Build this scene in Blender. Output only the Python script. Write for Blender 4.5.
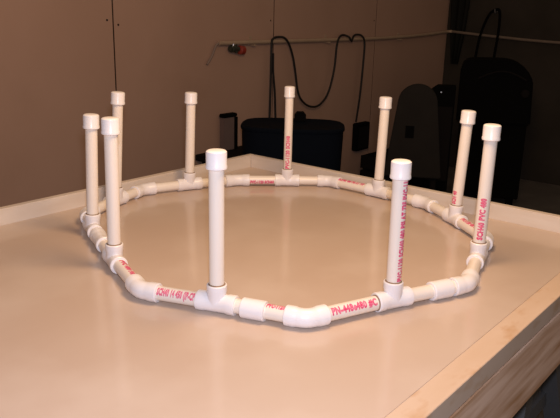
import bpy, bmesh, math, random
from mathutils import Vector, Matrix

random.seed(7)
for o in list(bpy.data.objects):
    bpy.data.objects.remove(o, do_unlink=True)
S = bpy.context.scene
C = S.collection
TZ = 0.80                      # height of the table surface above the floor
V = Vector

# ------------------------------------------------------------------ camera
cd = bpy.data.cameras.new('camera'); cam = bpy.data.objects.new('camera', cd); C.objects.link(cam)
cd.sensor_fit = 'HORIZONTAL'; cd.sensor_width = 36.0; cd.lens = 43.566; cd.clip_start = 0.02
CAM = V((1.5793, -1.7645, 0.54295 + TZ))
RT = V((0.77035, 0.63721, 0.02305)); UP = V((-0.19728, 0.20382, 0.95892)); BK = V((0.60634, -0.74325, 0.28272))
cam.matrix_world = Matrix(((RT.x, UP.x, BK.x, CAM.x), (RT.y, UP.y, BK.y, CAM.y), (RT.z, UP.z, BK.z, CAM.z), (0, 0, 0, 1)))
S.camera = cam

# ------------------------------------------------------------------ world, lamps, exposure
w = bpy.data.worlds.new('world'); S.world = w; w.use_nodes = True
w.node_tree.nodes['Background'].inputs[0].default_value = (1.0, 0.72, 0.50, 1)
w.node_tree.nodes['Background'].inputs[1].default_value = 0.19

def bulb(name, loc, power, col, radius):
    ld = bpy.data.lights.new(name, 'POINT'); ld.energy = power; ld.color = col; ld.shadow_soft_size = radius
    o = bpy.data.objects.new(name, ld); C.objects.link(o); o.location = loc
    return o
# the bare shop lamp hanging above the table, and the flash of the camera just above its lens
bulb('hanging_shop_lamp', (0.98, -0.74, TZ + 1.12), 48.0, (1.0, 0.64, 0.345), 0.22)
bulb('camera_flash', CAM + UP * 0.085 + RT * 0.012 + BK * 0.02, 43.0, (0.91, 0.96, 1.18), 0.025)

S.view_settings.view_transform = 'Standard'; S.view_settings.look = 'None'
S.view_settings.gamma = 1.0; S.view_settings.use_curve_mapping = False
S.view_settings.exposure = 0.0

# ------------------------------------------------------------------ materials
def nn(nt, t, **kw):
    n = nt.nodes.new(t)
    for k, v in kw.items(): setattr(n, k, v)
    return n
def mat(name, c1, c2=None, scale=8.0, stretch=(1, 1, 1), rough=0.5, detail=5.0, lo=0.3, hi=0.7, bump=0.0, spec=0.5,
        coat=0.0, metal=0.0, extra=None):
    m = bpy.data.materials.new(name); m.use_nodes = True; nt = m.node_tree; L = nt.links
    b = nt.nodes['Principled BSDF']
    b.inputs['Roughness'].default_value = rough; b.inputs['Metallic'].default_value = metal
    b.inputs['Specular IOR Level'].default_value = spec
    b.inputs['Coat Weight'].default_value = coat; b.inputs['Coat Roughness'].default_value = 0.12
    tc = nn(nt, 'ShaderNodeTexCoord'); mp = nn(nt, 'ShaderNodeMapping'); mp.inputs['Scale'].default_value = stretch
    L.new(tc.outputs['Object'], mp.inputs['Vector'])
    nz = nn(nt, 'ShaderNodeTexNoise'); nz.inputs['Scale'].default_value = scale; nz.inputs['Detail'].default_value = detail
    L.new(mp.outputs['Vector'], nz.inputs['Vector'])
    r = nn(nt, 'ShaderNodeValToRGB'); r.color_ramp.elements[0].position = lo; r.color_ramp.elements[1].position = hi
    c2 = c2 or tuple(x * 0.9 for x in c1)
    r.color_ramp.elements[0].color = (*c2, 1); r.color_ramp.elements[1].color = (*c1, 1)
    L.new(nz.outputs['Fac'], r.inputs['Fac'])
    col = r.outputs['Color']
    if extra: col = extra(nt, tc, col)
    L.new(col, b.inputs['Base Color'])
    if bump:
        bp = nn(nt, 'ShaderNodeBump'); bp.inputs['Strength'].default_value = bump; bp.inputs['Distance'].default_value = 0.01
        L.new(nz.outputs['Fac'], bp.inputs['Height']); L.new(bp.outputs['Normal'], b.inputs['Normal'])
    return m

def blotches(color, scale, lo, hi, amount, stretch=(1, 1, 1)):
    """irregular worn or stained patches mixed over the base colour"""
    def f(nt, tc, col):
        L = nt.links
        mp = nn(nt, 'ShaderNodeMapping'); mp.inputs['Scale'].default_value = stretch
        L.new(tc.outputs['Object'], mp.inputs['Vector'])
        nz = nn(nt, 'ShaderNodeTexNoise'); nz.inputs['Scale'].default_value = scale; nz.inputs['Detail'].default_value = 6
        L.new(mp.outputs['Vector'], nz.inputs['Vector'])
        mr = nn(nt, 'ShaderNodeMapRange'); mr.inputs['From Min'].default_value = lo; mr.inputs['From Max'].default_value = hi
        mr.inputs['To Max'].default_value = amount
        L.new(nz.outputs['Fac'], mr.inputs['Value'])
        mx = nn(nt, 'ShaderNodeMix', data_type='RGBA'); mx.inputs['B'].default_value = (*color, 1)
        L.new(mr.outputs['Result'], mx.inputs['Factor']); L.new(col, mx.inputs['A'])
        return mx.outputs['Result']
    return f

M = {}
M['top'] = mat('bench_top_varnish', (0.60, 0.482, 0.398), (0.56, 0.435, 0.35), 5.0, (1, 0.45, 1), rough=0.42, spec=0.4, bump=0.02, coat=0.55,
               extra=blotches((0.66, 0.55, 0.47), 6.0, 0.48, 0.72, 0.6))
M['rail'] = mat('rail_painted_wood', (0.72, 0.64, 0.56), (0.66, 0.565, 0.475), 6.0, (1, 1, 6), rough=0.5,
                extra=blotches((0.52, 0.36, 0.23), 7.0, 0.62, 0.78, 0.6))
M['edge'] = mat('edge_board_wood', (0.66, 0.51, 0.395), (0.61, 0.455, 0.33), 9.0, (3, 0.6, 1), rough=0.42,
                extra=blotches((0.50, 0.28, 0.12), 26.0, 0.56, 0.74, 0.7, (1, 0.5, 1)))
M['apron'] = mat('apron_pine', (0.84, 0.59, 0.43), (0.50, 0.27, 0.13), 5.0, (1, 0.7, 7), rough=0.6, lo=0.34, hi=0.62, bump=0.1)
M['leg'] = mat('dark_steel', (0.10, 0.10, 0.10), None, 9, rough=0.5)
M['pipe'] = mat('pvc_pipe', (0.86, 0.79, 0.72), (0.84, 0.76, 0.68), 12, (1, 1, 0.3), rough=0.32)
M['fit'] = mat('pvc_fitting', (0.88, 0.85, 0.87), (0.86, 0.83, 0.84), 14, rough=0.30)
M['ink'] = mat('magenta_ink', (0.72, 0.05, 0.17), (0.80, 0.22, 0.32), 160, rough=0.5, lo=0.35, hi=0.62)
M['primer'] = mat('brown_primer', (0.25, 0.16, 0.10), None, 90, rough=0.6)
M['wall'] = mat('wall_hardboard', (0.485, 0.315, 0.238), (0.445, 0.285, 0.212), 2.2, (1, 1, 0.6), rough=0.62, spec=0.25, bump=0.02,
                extra=blotches((0.33, 0.21, 0.14), 1.3, 0.55, 0.8, 0.5))
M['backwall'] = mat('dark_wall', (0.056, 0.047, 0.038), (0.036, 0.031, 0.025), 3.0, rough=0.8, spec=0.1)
M['seam'] = mat('seam_dark', (0.035, 0.022, 0.015), None, 20, rough=0.9, spec=0.1)
M['floor'] = mat('concrete', (0.13, 0.115, 0.10), (0.085, 0.075, 0.066), 4, rough=0.8, bump=0.1)
M['ceiling'] = mat('ceiling_board', (0.30, 0.25, 0.20), None, 3, rough=0.9)
M['galv'] = mat('painted_tube', (0.46, 0.34, 0.24), (0.40, 0.29, 0.20), 14, rough=0.5)
M['tail'] = mat('grey_strap', (0.27, 0.20, 0.17), None, 14, rough=0.7)
M['shadedtube'] = mat('shaded_tube', (0.22, 0.17, 0.13), (0.17, 0.13, 0.10), 14, rough=0.6)  # tube colour darkened to put the dim light past the corner into it
M['cord'] = mat('black_rubber', (0.016, 0.014, 0.013), None, 40, rough=0.55, spec=0.3)
M['navy'] = mat('navy_plastic', (0.004, 0.006, 0.011), (0.003, 0.005, 0.009), 5, rough=0.8, spec=0.05)
M['black'] = mat('black_plastic', (0.0035, 0.0035, 0.0035), None, 20, rough=0.8, spec=0.06)
M['char'] = mat('charcoal_vinyl', (0.021, 0.0175, 0.014), (0.017, 0.014, 0.0115), 9, rough=0.7, spec=0.15)
M['mauve'] = mat('mauve_panel', (0.17, 0.12, 0.11), None, 16, rough=0.6)
M['bench'] = mat('dark_bench', (0.010, 0.008, 0.0075), None, 6, rough=0.8, spec=0.1)
M['metal'] = mat('dull_chrome', (0.55, 0.55, 0.55), None, 20, rough=0.3, metal=1.0)
M['red'] = mat('red_plastic', (0.30, 0.035, 0.02), None, 20, rough=0.45)
M['brass'] = mat('tarnished_brass', (0.05, 0.055, 0.04), None, 30, rough=0.4, metal=0.3)
M['cloth'] = mat('dark_cloth', (0.018, 0.018, 0.016), None, 20, rough=0.95, spec=0.05)
M['wood_dk'] = mat('dark_wood', (0.10, 0.07, 0.05), (0.06, 0.04, 0.03), 6, (1, 1, 5), rough=0.7)

# ------------------------------------------------------------------ mesh helpers
def basis(d):
    d = V(d).normalized()
    a = V((0, 0, 1)) if abs(d.z) < 0.9 else V((1, 0, 0))
    x = a.cross(d).normalized(); y = d.cross(x).normalized()
    return x, y, d
class MB:
    def __init__(s): s.v = []; s.f = []; s.sm = []
    def box(s, lo, hi, mw=None):
        n = len(s.v)
        P = [V((x, y, z)) for z in (lo[2], hi[2]) for y in (lo[1], hi[1]) for x in (lo[0], hi[0])]
        if mw: P = [mw @ p for p in P]
        s.v += P
        for q in ((0, 2, 3, 1), (4, 5, 7, 6), (0, 1, 5, 4), (2, 6, 7, 3), (0, 4, 6, 2), (1, 3, 7, 5)):
            s.f.append([n + i for i in q]); s.sm.append(False)
        return s
    def rings(s, pts, dirs, rad, seg=24, cap=True, smooth=True):
        n0 = len(s.v); px = None
        for p, d, r in zip(pts, dirs, rad):
            x, y, z = basis(d)
            if px is not None:                       # keep the frame from twisting
                x = (px - z * px.dot(z)).normalized(); y = z.cross(x)
            px = x
            for k in range(seg):
                a = 2 * math.pi * k / seg
                s.v.append(V(p) + x * (r * math.cos(a)) + y * (r * math.sin(a)))
        m = len(pts)
        for i in range(m - 1):
            for k in range(seg):
                a = n0 + i * seg + k; b = n0 + i * seg + (k + 1) % seg
                s.f.append([a, b, b + seg, a + seg]); s.sm.append(smooth)
        if cap:
            s.f.append([n0 + k for k in range(seg)][::-1]); s.sm.append(False)
            s.f.append([n0 + (m - 1) * seg + k for k in range(seg)]); s.sm.append(False)
        return s
    def lathe(s, base, axis, prof, seg=28):          # prof: (height, radius) along the axis
        d = V(axis).normalized()
        return s.rings([V(base) + d * h for h, r in prof], [d] * len(prof), [r for h, r in prof], seg)
    def tube(s, pts, r, seg=10, steps=6):
        P = catmull(pts, steps) if steps else [V(p) for p in pts]
        D = [(P[min(i + 1, len(P) - 1)] - P[max(i - 1, 0)]).normalized() for i in range(len(P))]
        return s.rings(P, D, [r] * len(P), seg)
    def prism(s, poly, fr, thick):                   # poly in the (x, z) plane of frame fr, thick along its y
        n = len(s.v); m = len(poly)
        for yy in (-thick / 2, thick / 2):
            s.v += [fr @ V((x, yy, z)) for x, z in poly]
        s.f.append([n + i for i in range(m)]); s.f.append([n + m + i for i in range(m)][::-1]); s.sm += [False, False]
        for i in range(m):
            j = (i + 1) % m; s.f.append([n + j, n + i, n + m + i, n + m + j]); s.sm.append(False)
        return s
    def build(s, name, m, parent=None, bevel=0.0, origin=None):
        me = bpy.data.meshes.new(name)
        off = V(origin) if origin is not None else V((0, 0, 0))
        me.from_pydata([tuple(p - off) for p in s.v], [], s.f)
        for p, sm in zip(me.polygons, s.sm): p.use_smooth = sm
        bm = bmesh.new(); bm.from_mesh(me); bmesh.ops.recalc_face_normals(bm, faces=bm.faces)
        if bevel: bmesh.ops.bevel(bm, geom=list(bm.edges), offset=bevel, segments=2, affect='EDGES', clamp_overlap=True)
        bm.to_mesh(me); bm.free(); me.update()
        o = bpy.data.objects.new(name, me); C.objects.link(o); me.materials.append(M[m])
        if all(s.sm): pass
        if any(s.sm):
            try: me.set_sharp_from_angle(angle=math.radians(40))
            except Exception: pass
        o.location = off
        if parent is not None:
            o.parent = parent
            o.location = off - world_loc(parent)
        return o
def world_loc(o):
    l = V((0, 0, 0))
    while o is not None: l += o.location; o = o.parent
    return l
def catmull(pts, steps):
    P = [V(p) for p in pts]; P = [2 * P[0] - P[1]] + P + [2 * P[-1] - P[-2]]; out = []
    for i in range(1, len(P) - 2):
        a, b, c, d = P[i - 1], P[i], P[i + 1], P[i + 2]
        for k in range(steps):
            t = k / steps
            out.append(0.5 * (2 * b + (c - a) * t + (2 * a - 5 * b + 4 * c - d) * t * t + (3 * b - a - 3 * c + d) * t ** 3))
    out.append(P[-2]); return out
def thing(name, label, cat, loc, group=None):
    o = bpy.data.objects.new(name, None); C.objects.link(o); o.location = loc; o.empty_display_size = 0.1
    return tag(o, label, cat, group)
def tag(o, label, cat, group=None):
    o['label'] = label; o['category'] = cat
    if group: o['group'] = group
    return o
def struct(o, label=None):
    o['kind'] = 'structure'
    if label: o['label'] = label
    return o
def Z(x, y, z): return V((x, y, z + TZ))             # z measured from the table surface

# ------------------------------------------------------------------ the room
XW, YW = -1.20, 3.90
ROOM_H = 2.9
fl_ = MB().box((-1.3, -3.6, -0.1), (4.2, 4.1, 0.0)).build('floor', 'floor'); struct(fl_, 'grey concrete floor')
wl = MB().box((XW - 0.12, -3.6, 0.0), (XW - 0.003, YW + 0.1, ROOM_H)).build('wall_left', 'seam')
struct(wl, 'brown hardboard panel wall with dark vertical seams')
edges = [-3.6, -3.32, -2.102, -0.883, 0.336, 1.540, 2.720, YW]
for a, b in zip(edges[:-1], edges[1:]):
    MB().box((XW - 0.003, a + 0.004, 0.0), (XW, b - 0.004, ROOM_H)).build('wall_panel', 'wall', wl, bevel=0.0008)
for y, z in ((0.300, 0.474), (0.365, 0.452), (1.508, 0.475), (2.690, 0.478), (0.298, 0.95), (0.372, 0.95)):
    MB().lathe(Z(XW, y, z), (1, 0, 0), [(-0.004, 0.0055), (0.001, 0.0055), (0.002, 0.003)], 10).build('nail_head', 'seam', wl)
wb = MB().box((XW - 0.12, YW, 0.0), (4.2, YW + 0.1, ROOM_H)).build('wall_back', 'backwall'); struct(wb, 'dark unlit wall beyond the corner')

# ------------------------------------------------------------------ the bench
W, LN, Y1 = 1.2192, 2.44, 0.0
bench = thing('work_table', 'large tan varnished work table with raised rails along its far edges', 'table', (0.6, -1.2, 0))
SE = 1.1755
MB().box((0.0, -LN, TZ - 0.019), (SE - 0.0002, 0.0, TZ)).build('table_top', 'top', bench)
def rail(a, b):
    return MB().box(a, b).build('rail', 'rail', bench, bevel=0.0025)
rail((-0.023, -LN, TZ - 0.14), (-0.0004, 0.023, TZ + 0.042))
rail((0.0, 0.0004, TZ - 0.14), (W, 0.023, TZ + 0.042))
MB().box((SE, -LN, TZ - 0.040), (W, -0.0005, TZ)).build('edge_board', 'edge', bench, bevel=0.0008)
MB().box((W - 0.040, -LN, TZ - 0.186), (W, -0.0005, TZ - 0.0455)).build('apron', 'apron', bench)
MB().box((0.0, -LN, TZ - 0.186), (W - 0.041, -LN + 0.04, TZ - 0.0195)).build('apron', 'apron', bench, bevel=0.0025)
for y in (-1.9, -1.25, -0.6):
    MB().box((0.0, y - 0.02, TZ - 0.11), (W - 0.041, y + 0.02, TZ - 0.0195)).build('joist', 'apron', bench)

def sawhorse(y, label):
    t = thing('sawhorse', label, 'sawhorse', (0.6, y, 0), 'sawhorses under the work table')
    top = TZ - 0.187
    MB().box((0.06, y - 0.045, top - 0.09), (1.16, y + 0.045, top)).build('beam', 'wood_dk', t, bevel=0.003)
    for x in (0.14, 1.10):
        for sgn in (-1, 1):
            a = V((x, y + sgn * 0.05, top - 0.01)); b = V((x + (0.05 if x > .6 else -.05), y + sgn * 0.27, 0.0))
            u = (b - a).normalized(); n = V((1, 0, 0)); n = (n - u * n.dot(u)).normalized(); k = u.cross(n)
            P = [a, b]; mb = MB(); i0 = 0
            for p in P:
                for q, r in ((-.024, -.024), (.024, -.024), (.024, .024), (-.024, .024)):
                    vv = p + n * q + k * r
                    if p is b: vv.z = 0.0
                    mb.v.append(vv)
            mb.f = [[0, 3, 2, 1], [4, 5, 6, 7]] + [[i, (i + 1) % 4, (i + 1) % 4 + 4, i + 4] for i in range(4)]
            mb.sm = [False] * 6
            mb.build('leg', 'leg', t)
        MB().box((x - 0.012, y - 0.16, 0.30), (x + 0.012, y + 0.16, 0.345)).build('brace', 'leg', t)
    return t
sawhorse(-0.13, 'dark sawhorse whose leg shows below the table edge at lower right')
sawhorse(-2.05, 'dark sawhorse under the near end of the work table')

# ------------------------------------------------------------------ the PVC ring
RP, RF, ZA = 0.0140, 0.0190, 0.0192                 # pipe radius, fitting radius, height of the ring's axis
ring = thing('pipe_ring', 'ten-sided ring of white plastic pipe with ten capped upright posts', 'pipe frame', (0.525, -0.503, TZ))
EL = [(0.613, -0.999), (0.928, -0.883), (1.071, -0.535), (0.983, -0.235), (0.720, -0.047), (0.367, -0.030),
      (0.149, -0.231), (0.030, -0.515), (0.120, -0.776), (0.318, -0.874)]      # the ten bends
TE = [((0.762, -0.941), (0.000, 0.000, 0.307)), ((0.996, -0.705), (-0.002, -0.001, 0.289)),
      ((1.020, -0.375), (0.001, 0.000, 0.320)), ((0.847, -0.129), (0.007, 0.006, 0.307)),
      ((0.549, -0.033), (0.004, 0.004, 0.305)), ((0.264, -0.120), (0.001, 0.000, 0.317)),
      ((0.080, -0.372), (0.007, 0.006, 0.301)), ((0.066, -0.638), (0.014, 0.012, 0.321)),
      ((0.231, -0.834), (0.009, 0.007, 0.299)), ((0.446, -0.932), (0.004, 0.003, 0.326))]   # tee and the top of its post
def A(p): return Z(p[0], p[1], ZA)

_txt = {}
def text_mesh(s, size):
    """flat outline of one line of lettering: list of triangles in (along, across)"""
    if (s, size) in _txt: return _txt[(s, size)]
    cu = bpy.data.curves.new('t', 'FONT'); cu.body = s; cu.size = size; cu.align_y = 'CENTER'; cu.resolution_u = 2; cu.space_character = 1.1
    cu.offset = 0.0011
    ob = bpy.data.objects.new('t', cu); C.objects.link(ob)
    bpy.context.view_layer.update()
    me = bpy.data.meshes.new_from_object(ob.evaluated_get(bpy.context.evaluated_depsgraph_get()))
    bm = bmesh.new(); bm.from_mesh(me)
    for k in range(-4, 5):
        bmesh.ops.bisect_plane(bm, geom=list(bm.verts) + list(bm.edges) + list(bm.faces), plane_co=(0, k * 0.0022, 0), plane_no=(0, 1, 0))
    bm.verts.ensure_lookup_table(); bm.verts.index_update()
    r = ([v.co.to_2d() for v in bm.verts], [[v.index for v in f.verts] for f in bm.faces])
    bm.free(); bpy.data.objects.remove(ob); bpy.data.curves.remove(cu); bpy.data.meshes.remove(me)
    _txt[(s, size)] = r; return r
def lettering(s, size, start, along, face, parent, length, RP=RP):
    """magenta lettering lying on a pipe: runs from start (on the axis) along the axis, centred on the direction face"""
    u = V(along).normalized(); f = V(face); f = (f - u * f.dot(u)).normalized(); g = f.cross(u)   # g: the upright of the letters
    if g.z < -0.2: g = -g
    pts, faces = text_mesh(s, size); mb = MB(); R = RP + 0.00035
    k = length / max(p.x for p in pts)               # the print is condensed or stretched to its length
    for x, y in pts:
        a = y / RP
        mb.v.append(V(start) + u * (x * k) + f * (R * math.cos(a)) + g * (R * math.sin(a)))
    mb.f = faces; mb.sm = [False] * len(faces)
    o = mb.build('lettering', 'ink', parent, origin=V(start)); o['label'] = 'magenta printed lettering'
    return o

def make_pipe(a, b):
    d = (b - a).normalized()
    return MB().rings([a, b], [d, d], [RP, RP], 28).build('pipe', 'pipe', ring, origin=(a + b) / 2)
def make_elbow(p, q, r):
    """bend at q between the runs from p and to r"""
    d1 = (q - p).normalized(); d2 = (r - q).normalized(); H = 0.040; k = 0.014
    pts, dirs, rad = [], [], []
    for t, rr in ((H, RF - 0.0015), (H - 0.0015, RF), (k + 0.008, RF), (k + 0.004, RF - 0.0012)):
        pts.append(q - d1 * t); dirs.append(d1); rad.append(rr)
    for i in range(7):
        t = i / 6
        pts.append((q - d1 * k) * (1 - t) ** 2 + q * 2 * t * (1 - t) + (q + d2 * k) * t * t)
        dirs.append((d1 * (1 - t) + d2 * t).normalized()); rad.append(RF - 0.0014)
    for t, rr in ((k + 0.004, RF - 0.0012), (k + 0.008, RF), (H - 0.0015, RF), (H, RF - 0.0015)):
        pts.append(q + d2 * t); dirs.append(d2); rad.append(rr)
    return MB().rings(pts, dirs, rad, 28).build('elbow', 'fit', ring, origin=q)
def make_tee(p, d, up):
    H = 0.039
    prof = [(-H, RF - 0.0015), (-H + 0.0015, RF), (-0.024, RF), (-0.021, RF - 0.0012), (0.021, RF - 0.0012), (0.024, RF), (H - 0.0015, RF), (H, RF - 0.0015)]
    mb = MB().lathe(p, d, prof, 28)
    mb.lathe(p, up, [(0.0, RF - 0.0012), (0.021, RF - 0.0012), (0.024, RF), (0.0355, RF), (0.037, RF - 0.0015)], 28)
    return mb.build('tee', 'fit', ring, origin=p)
def make_post(p, up, top, RP=RP, RF=RF):
    a = p + up * 0.006; b = top - up * 0.004
    po = MB().rings([a, b], [up, up], [RP, RP], 28).build('post', 'pipe', ring, origin=a)
    MB().lathe(p + up * 0.0371, up, [(0, RP + 0.0022), (0.0016, RP + 0.0001)], 24).build('joint_ring', 'primer', po, origin=p + up * 0.0371)
    h = 0.034
    cp = MB().lathe(top - up * h, up, [(0, RF - 0.0012), (0.0012, RF + 0.0001), (0.006, RF + 0.0001), (0.008, RF - 0.0007), (h - 0.006, RF - 0.0004),
                    (h - 0.003, RF - 0.0008), (h - 0.001, RF - 0.0032), (h - 0.0002, RF - 0.007), (h, 0.004)], 32).build('cap', 'fit', po, origin=top - up * h)
    return po
def coupling(c, d, L=0.046):
    return MB().lathe(c - d * L / 2, d, [(0, RF - 0.0015), (0.0015, RF), (L - 0.0015, RF), (L, RF - 0.0015)], 28).build('coupling', 'fit', ring, origin=c)

N = 10; runs = {}; posts = {}
for i in range(N):
    e0 = A(EL[i]); e1 = A(EL[(i + 1) % N]); t = A(TE[i][0])
    make_elbow(A(TE[i - 1][0]), e0, t)
    d0 = (t - e0).normalized(); d1 = (e1 - t).normalized(); d = (d0 + d1).normalized()
    tl = V(TE[i][0] + (0,)); top = V((TE[i][0][0] + TE[i][1][0], TE[i][0][1] + TE[i][1][1], TE[i][1][2] + TZ))
    up = (top - t).normalized()
    make_tee(t, d, up)
    posts[i + 1] = (make_post(t, up, top, *((0.0128, 0.0168) if i == 5 else (RP, RF))), t, up, top)
    runs[(i + 1, 0)] = (make_pipe(e0 + d0 * 0.02, t - d0 * 0.02), e0, d0, (t - e0).length)
    runs[(i + 1, 1)] = (make_pipe(t + d1 * 0.02, e1 - d1 * 0.02), t, d1, (e1 - t).length)
for k, sd in ((10, 1), (2, 0), (3, 0)):              # brown primer showing where a pipe enters its socket
    po, e, d, ln = runs[(k, sd)]
    at, dd = (0.0402, d) if k == 3 else (ln - (0.0402 if sd else 0.0392), -d)
    c = e + d * at
    MB().lathe(c, dd, [(0, RP + 0.0016), (0.0022, RP + 0.0002)], 20).build('joint_ring', 'primer', po, origin=c)
coupling(A((0.833, -0.917)), runs[(1, 1)][2])
coupling(A((1.042, -0.601)), runs[(2, 1)][2])
TOCAM = lambda p: (CAM - p).normalized()
def print_run(key, s, size, at, length, ang=0.0, rev=False):
    """lettering on a run, turned about the pipe by ang from the outward side of the ring"""
    po, e, d, ln = runs[key]
    st = e + d * at; f = V((d.y, -d.x, 0))
    f = f * math.cos(ang) + V((0, 0, 1)) * math.sin(ang)
    lettering(s, size, st, -d if rev else d, f, po, length)
print_run((1, 0), 'SCH40 14 450 (IP-CP', 0.0195, 0.042, 0.078, 0.62)
print_run((2, 0), 'PN-448e480 #C', 0.0185, 0.045, 0.1, 0.62)
print_run((1, 1), 'PVC-1120', 0.0150, 0.100, 0.035, 1.40)
print_run((10, 1), 'PVC 480 PSI', 0.0140, 0.045, 0.085, 1.75)
print_run((6, 1), 'PVC-1120 SCH40', 0.0140, 0.118, 0.075, 3.45, True)
print_run((5, 1), 'SCH40 480 PSI AT 73F', 0.0140, 0.142, 0.095, 1.95, True)
print_run((3, 1), 'PVC-1120 450 PSI', 0.0130, 0.108, 0.065, 1.9, True)
print_run((4, 0), 'PVC-1120 450 PSI', 0.0130, 0.125, 0.08, 1.9, True)
def print_post(k, s, size, z0, length, turn):
    po, t, up, top = posts[k]
    f = (CAM - t); f.z = 0; f.normalize(); f = Matrix.Rotation(turn, 3, 'Z') @ f
    lettering(s, size, t + up * z0, up, f, po, length, 0.0128 if k == 6 else RP)
print_post(2, 'PVC-1120 SCH40 480 PSI AT 73F PVC-1120', 0.0165, 0.040, 0.205, 0.98)
print_post(3, 'SCH40 PVC 480', 0.0165, 0.046, 0.095, 0.05)
print_post(4, 'SCH 40', 0.0150, 0.042, 0.035, -0.6)
print_post(6, 'PVC-1120 SCH40', 0.0160, 0.040, 0.105, 0.0)

# ------------------------------------------------------------------ the tube along the wall, valve and cords
PX = XW + 0.028
tube = thing('wall_tube', 'thin tan tube running along the wall and round the corner', 'pipe', Z(PX, 1.06, 0.35))
MB().tube([Z(PX, 1.032, 0.352), Z(PX, 1.544, 0.352), Z(PX, 2.732, 0.352), Z(PX, 3.412, 0.368), Z(PX, 3.80, 0.388),
           Z(PX + 0.03, YW - 0.032, 0.392)], 0.0125, 14).build('tube', 'galv', tube)
MB().tube([Z(PX + 0.03, YW - 0.032, 0.392), Z(-0.72, YW - 0.028, 0.363), Z(-0.22, YW - 0.028, 0.340), Z(0.6, YW - 0.028, 0.335)], 0.0115, 14).build('tube', 'shadedtube', tube)
MB().tube([Z(PX, 1.045, 0.352), Z(PX - 0.004, 1.015, 0.342), Z(PX - 0.012, 0.99, 0.285), Z(PX - 0.012, 0.950, 0.238)], 0.006, 12).build('tail', 'tail', tube)
for y in (1.32, 2.08, 3.05):
    MB().box((XW, y - 0.010, TZ + 0.332), (PX + 0.014, y + 0.010, TZ + 0.3392)).box((XW, y - 0.010, TZ + 0.3392), (XW + 0.006, y + 0.010, TZ + 0.385)).build('clip', 'galv', tube)
vl = thing('air_valve', 'dark hose valve with red knob hanging below the tube end', 'valve', Z(PX, 1.131, 0.337))
MB().lathe(Z(PX, 1.119, 0.320), (0, 1, -0.06), [(0, 0.016), (0.014, 0.016), (0.016, 0.021), (0.034, 0.021), (0.036, 0.015), (0.075, 0.015)], 18)\
    .lathe(Z(PX, 1.170, 0.317), (0, -0.2, 1), [(-0.022, 0.010), (0.030, 0.010)], 14).build('body', 'brass', vl)
MB().lathe(Z(PX + 0.004, 1.192, 0.311), (0, 1, -0.08), [(0, 0.018), (0.006, 0.026), (0.036, 0.026), (0.045, 0.018)], 18).build('knob', 'red', vl)
MB().lathe(Z(PX + 0.006, 1.140, 0.334), (0.2, 0.3, 1), [(-0.012, 0.007), (0.012, 0.007)], 12).build('collar', 'metal', vl)

cord = thing('power_cord', 'long black cord draped in loops over the wall tube', 'cord', Z(PX, 1.9, 0.0))
CX = PX + 0.020
MB().tube([Z(CX, 1.457, -0.222), Z(CX, 1.459, -0.111), Z(CX, 1.464, 0.127), Z(CX, 1.466, 0.334), Z(PX + 0.012, 1.488, 0.369), Z(PX - 0.002, 1.544, 0.378), Z(PX + 0.013, 1.591, 0.374), Z(CX, 1.630, 0.339),
           Z(CX, 1.672, 0.265), Z(CX, 1.702, 0.172), Z(CX, 1.740, 0.029), Z(CX, 1.797, -0.040), Z(CX, 1.886, -0.079), Z(CX, 1.984, -0.074),
           Z(CX, 2.076, -0.002), Z(CX, 2.136, 0.150), Z(CX, 2.157, 0.317), Z(PX + 0.012, 2.202, 0.374), Z(PX - 0.002, 2.272, 0.380), Z(CX, 2.304, 0.365), Z(CX, 2.333, 0.339),
           Z(PX + 0.012, 2.370, 0.374), Z(PX - 0.002, 2.440, 0.382), Z(PX + 0.012, 2.478, 0.371), Z(CX, 2.502, 0.329), Z(CX, 2.502, 0.203), Z(CX, 2.481, -0.048), Z(CX - 0.02, 2.478, -0.248)], 0.0072, 10).build('cable', 'cord', cord)
MB().tube([Z(CX + 0.004, 1.527, -0.222), Z(CX + 0.004, 1.512, -0.111), Z(CX + 0.006, 1.498, 0.039), Z(CX + 0.006, 1.478, 0.176), Z(CX + 0.010, 1.470, 0.285)], 0.0068, 10).build('cable', 'cord', cord)

# outlet box the cord drops into
ob = thing('outlet_box', 'dark box on the wall that the hanging cord drops into', 'outlet box', Z(XW + 0.03, 2.56, -0.40))
MB().box((XW, 2.475, TZ - 0.47), (XW + 0.050, 2.645, TZ - 0.262)).build('housing', 'black', ob, bevel=0.006)
MB().box((XW + 0.050, 2.490, TZ - 0.455), (XW + 0.055, 2.630, TZ - 0.29)).build('cover_plate', 'bench', ob, bevel=0.002)

# ------------------------------------------------------------------ behind the table
# low dark bench against the wall
lb = thing('low_bench', 'low dark bench against the wall behind the table corner', 'bench', (-1.0, 1.5, 0))
BT = TZ - 0.262
MB().box((XW + 0.004, 0.86, BT - 0.035), (-0.90, 1.85, BT)).build('bench_top', 'bench', lb, bevel=0.004)
for x in (XW + 0.03, -0.96):
    for y in (0.89, 1.78):
        MB().box((x, y, 0), (x + 0.045, y + 0.045, BT - 0.035)).build('leg', 'bench', lb)
MB().box((XW + 0.02, 0.88, 0.2), (-0.92, 1.83, 0.23)).build('shelf', 'bench', lb)

# narrow box standing on it
bx = thing('narrow_box', 'narrow dark box with mauve side standing on the low bench', 'box', (-1.12, 1.12, BT))
BH = 0.215
MB().box((XW + 0.02, 1.045, BT), (XW + 0.055, 1.150, BT + BH - 0.022)).build('body', 'mauve', bx, bevel=0.004)
MB().box((XW + 0.015, 1.040, BT + BH - 0.0215), (XW + 0.060, 1.155, BT + BH)).build('lid', 'black', bx, bevel=0.005)
MB().box((XW + 0.0552, 1.130, BT), (XW + 0.062, 1.153, BT + BH - 0.022)).build('corner_strip', 'black', bx)

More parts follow.
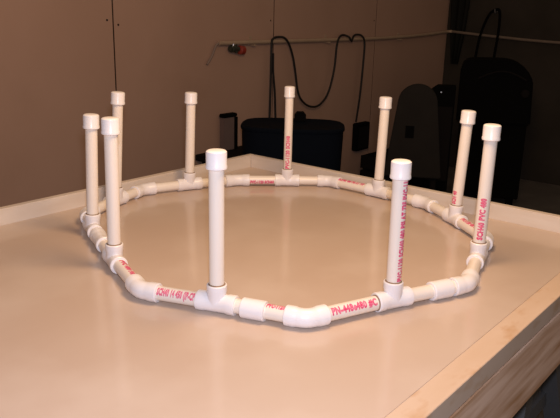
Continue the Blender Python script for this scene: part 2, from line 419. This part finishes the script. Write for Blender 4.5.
# navy tub with rounded corners
DX, DY, DZ = -0.413, 0.760, TZ + 0.022
dr = thing('storage_tub', 'large navy blue tub with rounded corners behind the table corner', 'tub', (DX, DY, 0))
TA = math.atan2(0.60, 0.80)
def tub_rings(levels, n=40):
    mb = MB()
    for z, k in levels:
        for i in range(n):
            a = 2 * math.pi * i / n; c, q = math.cos(a), math.sin(a)
            x = k * 0.246 * math.copysign(abs(c) ** 0.55, c); y = k * 0.17 * math.copysign(abs(q) ** 0.55, q)
            mb.v.append(V((DX + x * math.cos(TA) - y * math.sin(TA), DY + x * math.sin(TA) + y * math.cos(TA), z)))
    for l in range(len(levels) - 1):
        for i in range(n):
            a = l * n + i; b = l * n + (i + 1) % n
            mb.f.append([a, b, b + n, a + n]); mb.sm.append(True)
    mb.f.append(list(range(n))[::-1]); mb.f.append([(len(levels) - 1) * n + i for i in range(n)]); mb.sm += [False, False]
    return mb
tub_rings([(0.0, 0.86), (0.01, 0.88), (DZ - 0.05, 0.975), (DZ - 0.0205, 0.975)]).build('body', 'navy', dr)
tub_rings([(DZ - 0.02, 0.99), (DZ - 0.016, 1.0), (DZ - 0.006, 1.0), (DZ, 0.96), (DZ - 0.004, 0.90)]).build('lid', 'navy', dr)
hb = thing('small_case', 'small black case lying on top of the navy tub', 'case', (-0.452, 0.865, DZ - 0.003))
mw = Matrix.Translation(V((-0.452, 0.865, DZ - 0.003))) @ Matrix.Rotation(0.69, 4, 'Z')
MB().box((-0.028, -0.035, 0.0), (0.028, 0.035, 0.036), mw).build('case_body', 'black', hb, bevel=0.005)
MB().box((-0.020, -0.025, 0.0362), (0.020, 0.025, 0.044), mw).build('case_lid', 'black', hb, bevel=0.003)

# low crate between drum and wall
cr = thing('crate', 'dark low crate on the floor below the outlet box', 'crate', (-0.86, 2.62, 0))
for z in (0.02, 0.13, 0.24):
    for (a, b) in (((-1.05, 2.38), (-0.66, 2.395)), ((-1.05, 2.845), (-0.66, 2.86)), ((-1.05, 2.3955), (-1.035, 2.8445)), ((-0.675, 2.3955), (-0.66, 2.8445))):
        MB().box((a[0], a[1], z), (b[0], b[1], z + 0.09)).build('slat', 'bench', cr)
MB().box((-1.034, 2.396, 0.0), (-0.676, 2.844, 0.018)).build('base', 'bench', cr)
for x in (-1.034, -0.70):
    for y in (2.396, 2.82): MB().box((x, y, 0.0181), (x + 0.024, y + 0.024, 0.33)).build('corner_post', 'bench', cr)

# chair with a rounded charcoal back
view = V((0.46, 0.89, 0)).normalized()
cx, cy = -0.395, 1.95
right = V((0.878, 0.478, 0)); fr = Matrix(((right.x, -right.y, 0, cx), (right.y, right.x, 0, cy), (0, 0, 1, 0), (0, 0, 0, 1)))
ch = thing('chair', 'charcoal chair with rounded back standing behind the table', 'chair', (cx, cy, 0))
def arch(w0, w1, z0, z1, n=14):
    P = [(-w0, z0)]; zc = z1 - w1 * 0.95
    for k in range(n + 1):
        a = math.pi - math.pi * k / n; P.append((w1 * math.cos(a), zc + w1 * 0.95 * math.sin(a)))
    P.append((w0, z0)); return P
MB().prism(arch(0.175, 0.118, 0.36, TZ + 0.132), fr, 0.05).build('backrest', 'char', ch, bevel=0.006)
MB().box((-0.060, -0.028, TZ - 0.195), (-0.008, -0.0255, TZ - 0.120), fr).build('back_slot', 'black', ch)
MB().box((-0.15, 0.026, 0.40), (0.15, 0.28, 0.459), fr).build('seat', 'char', ch, bevel=0.012)
for x in (-0.15, 0.12):
    for y in (0.03, 0.24): MB().box((x, y, 0), (x + 0.03, y + 0.03, 0.3998), fr).build('leg', 'bench', ch)

# tall black cabinet with a slanted top and a bright latch
tx, ty = -0.49, 2.43
r2 = V((0.90, 0.436, 0)).normalized(); fr2 = Matrix(((r2.x, -r2.y, 0, tx), (r2.y, r2.x, 0, ty), (0, 0, 1, 0), (0, 0, 0, 1)))
tc_ = thing('tall_case', 'tall black case with a shiny latch beside the dark corner', 'case', (tx, ty, 0))
MB().prism([(-0.065, 0.0), (-0.070, TZ + 0.045), (-0.02, TZ + 0.085), (0.10, TZ + 0.085), (0.10, 0.0)], fr2, 0.12).build('body', 'black', tc_, bevel=0.005)
MB().box((0.002, -0.0685, TZ + 0.040), (0.013, -0.0603, TZ + 0.049), fr2).build('latch', 'metal', tc_, bevel=0.002)
MB().box((-0.05, -0.064, 0.25), (0.09, -0.0602, TZ - 0.05), fr2).build('front_panel', 'bench', tc_)

# large dark machine with a rounded hood
mx, my = -0.36, 3.02
r3 = V((0.915, 0.405, 0)).normalized(); fr3 = Matrix(((r3.x, -r3.y, 0, mx), (r3.y, r3.x, 0, my), (0, 0, 1, 0), (0, 0, 0, 1)))
ma = thing('machine', 'large dark machine with a rounded hood in the dark corner', 'machine', (mx, my, 0))
hood = [(-0.245, TZ - 0.20), (-0.245, TZ + 0.18), (-0.225, TZ + 0.222), (-0.18, TZ + 0.238), (0.06, TZ + 0.242), (0.13, TZ + 0.225), (0.20, TZ + 0.18), (0.245, TZ + 0.11), (0.26, TZ - 0.20)]
MB().prism(hood, fr3, 0.32).build('hood', 'black', ma, bevel=0.012)
lip = [(-0.12 + 0.32 * k / 12, TZ + 0.11 + 0.055 * math.sin(math.pi * k / 12)) for k in range(13)]
MB().tube([fr3 @ V((x, -0.163, z)) for x, z in lip], 0.007, 8, 2).build('hood_lip', 'bench', ma)
MB().prism([(-0.22, 0.06), (-0.22, TZ - 0.201), (0.24, TZ - 0.201), (0.24, 0.06)], fr3, 0.28).build('cabinet', 'black', ma, bevel=0.006)
for x in (-0.19, 0.16):
    for y in (-0.12, 0.08): MB().box((x, y, 0), (x + 0.05, y + 0.04, 0.0595), fr3).build('foot', 'black', ma)
MB().lathe(fr3 @ V((0.20, -0.161, TZ + 0.02)), -(fr3.to_3x3() @ V((0, 1, 0))), [(0, 0.03), (0.012, 0.03), (0.02, 0.022)], 18).build('dial', 'bench', ma)

# black cable loop on a hook on the dark wall
HX = -0.77
cl = thing('cable_loop', 'thin black cable loop hanging on a hook on the dark wall', 'cable', Z(HX, YW, 0.55))
MB().tube([Z(-0.905, YW - 0.055, 0.10), Z(-0.892, YW - 0.055, 0.189), Z(-0.868, YW - 0.055, 0.373), Z(-0.815, YW - 0.055, 0.53), Z(-0.762, YW - 0.05, 0.578), Z(-0.722, YW - 0.055, 0.565),
           Z(-0.714, YW - 0.055, 0.42), Z(-0.727, YW - 0.055, 0.216), Z(-0.735, YW - 0.055, 0.05)], 0.011, 8).build('cable', 'black', cl)
MB().tube([Z(-0.758, YW, 0.572), Z(-0.758, YW - 0.06, 0.556), Z(-0.758, YW - 0.072, 0.585)], 0.006, 8).build('hook', 'leg', cl)

# dark cloth hanging in the corner
mb = MB(); n = 14; rows = [(1.25, 1.0), (0.95, 1.0), (0.60, 0.95), (0.35, 0.70), (0.12, 0.35)]
for z, wd in rows:
    for k in range(n + 1):
        t = k / n; mb.v.append(Z(-1.10 + (t - 0.45) * 0.17 * wd, YW - 0.018 - 0.014 * math.sin(t * 16), z))
for i in range(len(rows) - 1):
    for k in range(n):
        a = i * (n + 1) + k; mb.f.append([a, a + 1, a + n + 2, a + n + 1]); mb.sm.append(True)
clo = mb.build('hanging_cloth', 'cloth'); tag(clo, 'dark folded cloth hanging on the wall beside the corner', 'cloth')
so = clo.modifiers.new('thick', 'SOLIDIFY'); so.thickness = 0.004
